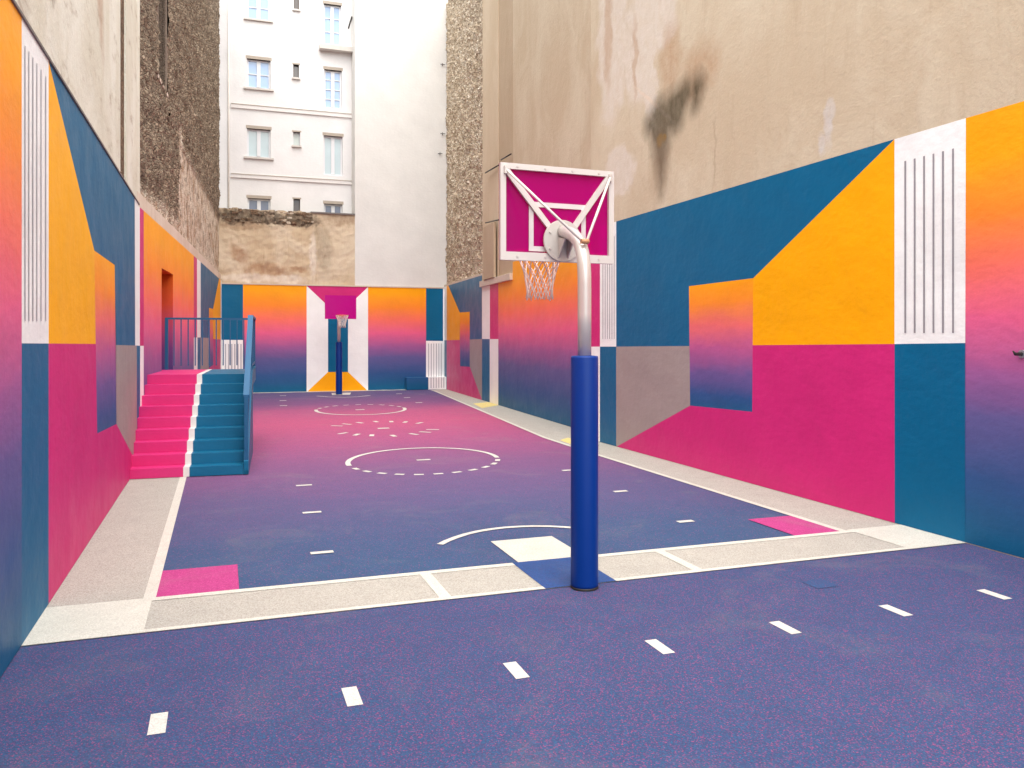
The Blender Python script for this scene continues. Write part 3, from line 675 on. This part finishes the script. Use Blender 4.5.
w2 = empty('rubble_wall', (*R2.at(9, 0)[:2], 0)); tag(w2, 'set back wall of pale rough stone and plaster, seen left of the near backboard', 'wall')
H2 = 16.0
RUB2 = rubble('pale_rubble', [(160, 138, 112), (208, 186, 158), (232, 214, 188), (250, 238, 218)], (204, 184, 158), .12)
PIL = plaster('pilaster_render', (202, 182, 154), (168, 142, 114), (210, 192, 166), [], .3)
PIL2 = plaster('pilaster_dark_render', (184, 163, 136), (150, 126, 102), (190, 170, 144), [], .3)  # darker render for the stained band beside the pilaster, also the duct
T2 = lambda s: TR2a if s < sp1 else TR2b if s < sp0 else TR2c
sp0, sp1 = R2.s(482.3), R2.s(513)
TR2a = R2.sz(513, 262)[1]; TR2b = R2.sz(500, 283)[1]; TR2c = R2.sz(465, 280.5)[1]
mb = MB()
wbox(mb, R2, -.0, sp1, TR2a, H2, -.45, 0, PR); wbox(mb, R2, sp1, sp0, TR2b, H2, -.45, -.03, PIL2); wbox(mb, R2, sp0, R2.len + .3, TR2c, H2, -.6, -.2, RUB2)
wbox(mb, R2, 0, sp1, -.02, TR2a, -.45, .002, PR); wbox(mb, R2, sp1, sp0, -.02, TR2b, -.45, .002, PR); wbox(mb, R2, sp0, R2.len, -.02, TR2c, -.45, .002, PR)
wgrid(mb, R2, sp0 + .05, R2.len, TR2c, H2, -.115, RUB2, .055, .20, .06, 0, 3)
attach(mb.build('wall'), w2)
mb = MB(); wbox(mb, R2, R2.s(498), sp0, TR2b + .02, H2, -.03, -.005, PIL); attach(mb.build('pilaster', bevel=.01), w2)
mb = MB(); wbox(mb, R2, sp1, sp0 + .02, TR2b, TR2b + .2, -.02, .10, M['cap']); attach(mb.build('ledge_strip', bevel=.01), w2)
mb = MB(); wbox(mb, R2, sp0 + .02, R2.len, TR2c, TR2c + .07, -.2, .012, M['cap']); attach(mb.build('coping'), w2)
s0, zA = R2.sz(487, 285); s1, zB_ = R2.sz(497.5, 222)
mb = MB(); wbox(mb, R2, s1, s0, TR2b + .2, zB_, .05, .13, PIL2); attach(mb.build('duct', bevel=.01), w2)
for (a, b) in (((489, 173), (501, 165)), ((505, 160), (513, 154)), ((489, 223), (513, 217))):
    sa, za = R2.sz(*a); sb, zb_ = R2.sz(*b); mb = MB(); mb.tube([R2.at(sa, za, .12), R2.at(sb, zb_, .06)], .022, IRON, 6); attach(mb.build('cable'), w2)
mb = MB()
T = lambda *p: wpoly(mb, R2, p[:-1], M[p[-1]], .010, lambda s: TR2a if s < sp1 - .001 else TR2b if s < sp0 - .001 else TR2c)
def mface(px0, px1, z0, z1, m): sface(mb, R2, R2.s(px1), R2.s(px0), z0, z1, .010, M[m])
zmid = R2.sz(482, 339)[1]
mface(513, 700, 0, TR2a, 'ombre') if False else sface(mb, R2, 0.0, sp1, 0, TR2a, .010, M['ombre'])
mface(498.6, 513, 0, TR2b, 'ombre')
mface(490.2, 498.6, zmid, TR2b, 'pink'); mface(490.0, 498.6, 0, zmid, 'white')
mface(482.3, 490.2, zmid, TR2b, 'white'); mface(482.3, 490.0, 0, zmid, 'blue')
T((448.6, 'T'), (482.25, 'T'), (482.25, 339), (470, 339.5), (470, 311.8), (460, 312.5), 'blue')
T((447, 'T'), (448.6, 'T'), (460, 312.5), (460, 340), (447, 340.3), 'orange')
T((460, 312.5), (470, 311.8), (470, 366.8), (460.4, 366.3), 'box')
T((470, 339.5), (482.25, 339), (482.25, 'B'), (470, 366.8), 'grey')
T((447, 340.3), (460, 340), (460.4, 366.3), (470, 366.8), (482.25, 'B'), (447, 'B'), 'pink')
T((444.6, 'T'), (447, 'T'), (447, 340.3), (444.6, 340.3), 'white'); T((444.6, 340.3), (447, 340.3), (447, 'B'), (444.6, 'B'), 'blue')
attach(mb.build('mural'), w2)
# small metal hook in the gradient at the near end
s, z = m1(1023, 354); ho = empty('wall_hook', R1.at(s, z)); tag(ho, 'small dark metal hook sticking out of the gradient at the right edge', 'hook')
mb = MB(); mb.tube([R1.at(s, z, 0), R1.at(s, z, .10), R1.at(s, z + .03, .13)], [.02, .016, .006], IRON, 10); attach(mb.build('shank'), ho)
mb = MB(); mb.tube([R1.at(s, z, .011), R1.at(s, z, .02)], .04, plain('zinc', (170, 170, 178), .4, .6), 14); attach(mb.build('rose'), ho)

# ------------------------------------------------------------------ the stairs
SP = paint('stair_pink', (204, 42, 114), .42, .05, .1, .4); SBL = paint('stair_blue', (0, 98, 134), .42, .05, .1, .35); SW = paint('stair_white', (218, 217, 212), .45, .05, .1)
PR_ = G(243.5, 474.2); ang = math.radians(-3.4); U = Vector((math.cos(ang), math.sin(ang))); D = Vector((-U.y, U.x))
def sxf(p): v = PR_ + U * p.x + D * p.y; return Vector((v.x, v.y, p.z))
st = empty('staircase', (PR_.x - .8, PR_.y, 0)); tag(st, 'steps painted half pink and half blue with a white stripe, rising to a railed landing', 'stairs')
NR, R0, RR, TRD, WST = 9, .143, .164, .28, 2.05
zL = R0 + RR * (NR - 1); LEN = 2.24 + 2.42
xs = [-WST, -.868, -.780, 0]
def slab(mb, y0, y1, z0, z1, bias=0):
    for k, m in enumerate((SP, SW, SBL)):
        mb.box((xs[k], y0, z0), (xs[k + 1], y1, z1), m, sxf)
for i in range(NR - 1):
    z = R0 + RR * i; mb = MB()
    slab(mb, TRD * i, TRD * (i + 1), 0 if i == 0 else 0, z)
    # nosing
    attach(mb.build('step'), st)
mb = MB(); slab(mb, TRD * 8, TRD * 8 + .35, 0, zL); slab(mb, TRD * 8 + .35, LEN, zL - .2, zL); mb.box((-WST, LEN - .3, 0), (-.9, LEN, zL - .2), SBL, sxf); attach(mb.build('landing'), st)
mb = MB(); mb.box((0.002, -.02, 0), (.07, TRD * 8 + .1, .06), SBL, sxf)
# sloped cheek along the open side
pts = [(-.02, 0), (-.02, R0 + .06), (2.22, zL + .06), (LEN, zL + .06), (LEN, zL - .22), (2.6, zL - .22), (2.6, 0)]
for x in (.004, .075):
    f = [sxf(Vector((x, y, z))) for y, z in pts]; mb.face(f if x > .05 else f[::-1], SBL, [(y, z) for y, z in pts])
for i in range(len(pts) - 1):
    a, b = pts[i], pts[i + 1]; mb.face([sxf(Vector((.004, *a))), sxf(Vector((.004, *b))), sxf(Vector((.075, *b))), sxf(Vector((.075, *a)))], SBL, [a, b, b, a])
attach(mb.build('cheek'), st)
RB = plain('railing_blue', (16, 84, 124), .4, 0, 0, 60, .06)
RX = .04; HR = 1.04
mb = MB()
def bar(mb, a, b, wx, wz):      # flat bar between two stair-local points
    a = Vector(a); b = Vector(b)
    P = [sxf(q + Vector((dx, 0, dz))) for q in (a, b) for dx, dz in ((-wx, -wz), (wx, -wz), (wx, wz), (-wx, wz))]
    for q in ((0, 1, 2, 3), (7, 6, 5, 4), (0, 4, 5, 1), (1, 5, 6, 2), (2, 6, 7, 3), (3, 7, 4, 0)): mb.face([P[k] for k in q], RB)
zb0, zt0 = R0 + .12, R0 + HR + .02
bar(mb, (RX, .02, zt0), (RX, 2.26, zL + HR), .045, .02); bar(mb, (RX, 2.26, zL + HR), (RX, LEN - .03, zL + HR), .045, .02)
bar(mb, (RX, .02, zb0), (RX, 2.26, zL + .14), .02, .02); bar(mb, (RX, 2.26, zL + .14), (RX, LEN - .03, zL + .14), .02, .02)
XB = -(B.sz(179, 360)[0] and 0) - 1.64
mb.box((XB, LEN - .05, zL + HR - .02), (RX, LEN - .01, zL + HR + .02), RB, sxf)
rail = attach(mb.build('railing'), st)
def sub(mb, name):
    o = mb.build(name); o.parent = rail; return o
for y, z0, z1 in ((.03, 0, zt0), (2.26, zL * .0, zL + HR), (LEN - .03, zL, zL + HR)):
    mb = MB(); mb.box((RX - .03, y - .03, z0), (RX + .03, y + .03, z1), RB, sxf); sub(mb, 'post')
mb = MB(); mb.box((XB - .04, LEN - .06, zL), (XB + .02, LEN, zL + HR + .02), RB, sxf); sub(mb, 'post')
y = .14
while y < LEN - .08:
    k = min(y / 2.26, 1); z0 = zb0 + (zL + .14 - zb0) * k; z1 = zt0 + (zL + HR - zt0) * k
    mb = MB(); mb.box((RX - .012, y - .012, z0), (RX + .012, y + .012, z1), RB, sxf); sub(mb, 'baluster'); y += .125
x = XB + .13
while x < RX - .06:
    mb = MB(); mb.box((x - .011, LEN - .041, zL + .08), (x + .011, LEN - .019, zL + HR - .02), RB, sxf); sub(mb, 'baluster'); x += .135

# ------------------------------------------------------------------ basketball hoops
STEEL = plain('galvanised_steel', (204, 198, 192), .34, .35, .1, 30, .08); RUST = plain('rusty_bolt', (190, 140, 100), .6)
FRAME = plain('white_frame_paint', (204, 198, 192), .4, 0, 0, 60, .04)
PLATE = plain('plate_paint', (190, 184, 176), .5, 0, .1, 40, .06)
PAD = plain('blue_vinyl_pad', (0, 48, 124), .42, 0, .12, 8, .06, .22)
NET = plain('net_cord', (240, 226, 214), .9)
RIMM = plain('rim_paint', (226, 92, 40), .4)
def acrylic(name, rgb, opaque):
    m, nt, b = new_mat(name); out = nt.nodes['Material Output']
    b.inputs['Base Color'].default_value = lin(*rgb); b.inputs['Roughness'].default_value = .15; b.inputs['Specular IOR Level'].default_value = .3
    tr = N(nt, 'BsdfTransparent'); tr.inputs[0].default_value = lin(236, 30, 170)
    mx = N(nt, 'MixShader'); mx.inputs[0].default_value = opaque
    L(nt, tr.outputs[0], mx.inputs[1]); L(nt, b.outputs[0], mx.inputs[2]); L(nt, mx.outputs[0], out.inputs[0]); return m
ACR = acrylic('magenta_acrylic', (182, 8, 134), .40); ACR2 = acrylic('bright_magenta_acrylic', (196, 0, 138), .85); ACRW = plain('acrylic_white_tape', (206, 198, 196), .4)
BW, BH, BZ, BY = 1.135, .862, 2.79, .58; BX, PX = .018, .05       # board width, height, bottom, distance in front of the pole
def make_hoop(rear=True):
    """local: pole at origin, board towards +y"""
    r = empty('basketball_hoop')
    def part(mb, name, par=None, bevel=0):
        o = mb.build(name, None, bevel); o.parent = par or r; return o
    mb = MB(); mb.tube([(0, 0, -.012), (0, 0, .0), (0, 0, .006)], [.119, .119, .116], IRON, 28); part(mb, 'base_plate')
    mb = MB(); prof = [(.006, .112), (.012, .1165), (.03, .117), (.09, .117), (1.93, .1165), (1.945, .112), (1.95, .07)]
    mb.tube([(0, 0, z) for z, _ in prof], [q for _, q in prof], PAD, 32); part(mb, 'pole_padding')
    pz = BZ + .19
    path = [(0, 0, 1.9), (0, 0, 2.3), (0, 0, 2.5)]
    P0, P1, P2, P3 = (Vector(v) for v in ((0, 0, 2.55), (0, 0, 2.86), (PX * .3, .10, 2.99), (PX, BY - .05, pz + .085)))
    for k in range(17):
        t = k / 16; path.append(P0 * (1 - t) ** 3 + P1 * 3 * t * (1 - t) ** 2 + P2 * 3 * t * t * (1 - t) + P3 * t ** 3)
    mb = MB(); mb.tube(path, .058, STEEL, 24); part(mb, 'pole')
    mb = MB(); mb.tube([(PX, BY - .055, pz), (PX, BY - .035, pz)], .19, PLATE, 40)
    pl = part(mb, 'mounting_plate', None, .004)
    for a in (math.radians(150), math.radians(210), math.radians(330)):
        mb = MB(); mb.tube([(PX + math.cos(a) * .15, BY - .066, pz + math.sin(a) * .15), (PX + math.cos(a) * .15, BY - .05, pz + math.sin(a) * .15)], .011, STEEL, 6); part(mb, 'bolt', pl)
    for x0 in (PX - .05, PX + .04):
        mb = MB(); tri = [(BY - .056, pz + .03), (BY - .056, pz - .16), (BY - .20, pz + .0)]
        for x in (x0, x0 + .012): mb.face([(x, y, z) for y, z in (tri if x > x0 else tri[::-1])], PLATE)
        for k in range(3): (ya_, za_), (yb_, zb_) = tri[k], tri[(k + 1) % 3]; mb.face([(x0, ya_, za_), (x0, yb_, zb_), (x0 + .012, yb_, zb_), (x0 + .012, ya_, za_)], PLATE)
        part(mb, 'gusset', pl)
    mb = MB(); mb.box((BX - BW / 2, BY, BZ), (BX + BW / 2, BY + .012, BZ + BH), ACR if rear else ACR2); bd = part(mb, 'backboard')
    mb = MB(); t = .052; y0, y1 = BY - .035, BY - .002
    mb.box((BX - BW / 2, y0, BZ), (BX + BW / 2, y1, BZ + .075), FRAME); mb.box((BX - BW / 2, y0, BZ + BH - t), (BX + BW / 2, y1, BZ + BH), FRAME)
    mb.box((BX - BW / 2, y0, BZ + .075), (BX - BW / 2 + t, y1, BZ + BH - t), FRAME); mb.box((BX + BW / 2 - t, y0, BZ + .075), (BX + BW / 2, y1, BZ + BH - t), FRAME)
    for sx in (-1, 1):
        a = Vector((BX + sx * (BW / 2 - .04), 0, BZ + BH - .04)); b = Vector((PX + sx * .11, 0, pz + .11)); d = (b - a).normalized(); n = Vector((d.z, 0, -d.x)) * .026
        c8 = [Vector((p.x, yy, p.z)) for yy in (y0 + .002, y1 - .004) for p in (a - n, a + n, b + n, b - n)]
        for q in ((0, 1, 2, 3), (7, 6, 5, 4), (0, 4, 5, 1), (1, 5, 6, 2), (2, 6, 7, 3), (3, 7, 4, 0)): mb.face([c8[k] for k in q], FRAME)
    if rear: part(mb, 'frame', bd)
    for k in range(4 if rear else 0):
        for zz_ in (BZ + .037, BZ + BH - .026):
            mb = MB(); xx = BX - BW / 2 + .16 + k * (BW - .32) / 3; mb.tube([(xx, y0 - .006, zz_), (xx, y0 + .004, zz_)], .010, STEEL, 6); part(mb, 'screw', bd)
    mb = MB(); q0, q1, sw, h0, h1 = BX - .285, BX + .285, .045, BZ + .09, BZ + .535; ya, yb = BY - .010, BY - .003
    mb.box((q0, ya, h1 - sw), (q1, yb, h1), ACRW); mb.box((q0, ya, h0), (q1, yb, h0 + sw), ACRW); mb.box((q0, ya, h0 + sw), (q0 + sw, yb, h1 - sw), ACRW); mb.box((q1 - sw, ya, h0 + sw), (q1, yb, h1 - sw), ACRW)
    if rear: part(mb, 'target_square', bd)
    for sx in (-1, 1) if rear else ():
        mb = MB(); mb.tube([(BX + sx * (BW / 2 - .045), BY - .045, BZ + BH - .06), (0.02 * sx, .0, 2.915)], .012, FRAME, 10); br = part(mb, 'brace_rod')
        mb = MB(); mb.box((BX + sx * (BW / 2 - .045) - .015, BY - .06, BZ + BH - .10), (BX + sx * (BW / 2 - .045) + .015, BY - .034, BZ + BH - .03), STEEL); part(mb, 'bracket', br)
    mb = MB(); mb.tube([(-.035, -.005, 2.915), (.035, -.005, 2.915)], .022, RUST, 10); part(mb, 'brace_bolt')
    rz = BZ + .13; cy = BY + .40; rr = .225
    mb = MB(); mb.tube([(BX + rr * math.cos(2 * math.pi * k / 36), cy + rr * math.sin(2 * math.pi * k / 36), rz) for k in range(36)], .009, RIMM, 8, True)
    mb.box((BX - .09, BY + .016, rz - .06), (BX + .09, BY + .03, rz + .02), RIMM); mb.box((BX - .06, BY + .03, rz - .012), (BX + .06, cy - rr + .01, rz + .008), RIMM)
    rm = part(mb, 'rim')
    mb = MB(); nst = 12
    lv = [(0, .222), (.09, .190), (.18, .158), (.27, .135), (.36, .122), (.45, .128)]
    for dirn in (1, -1):
        for k in range(nst):
            pts = []
            for i, (dz, q) in enumerate(lv):
                a = 2 * math.pi * (k + dirn * i * .5) / nst + .03 * math.sin(k * 2.1 + i)
                pts.append((BX + q * math.cos(a) + .004 * math.sin(k * 3 + i), cy + q * math.sin(a), rz - dz + .012 * math.sin(k * 1.7) * (i > 3)))
            mb.tube(pts, .0055, NET, 5)
    part(mb, 'net', rm)
    return r
hoop = make_hoop(); far = make_hoop(False)
pp = G(584.5, 586.2); hoop.location = (pp.x, pp.y, .002); hoop.rotation_euler = (0, 0, math.radians(2.5))
tag(hoop, 'near hoop seen from behind, magenta backboard on a steel gooseneck pole in blue padding', 'basketball hoop', 'basketball hoops facing each other')
Zf = 30.6; fp = FW * Zf + RT * ((339 - 512) / FPX * Zf); far.location = (fp.x, fp.y, .004); far.rotation_euler = (0, 0, math.pi); far.scale = (1, 1, 1)
tag(far, 'far hoop facing the camera, in front of the blue niche painted on the end wall', 'basketball hoop', 'basketball hoops facing each other')
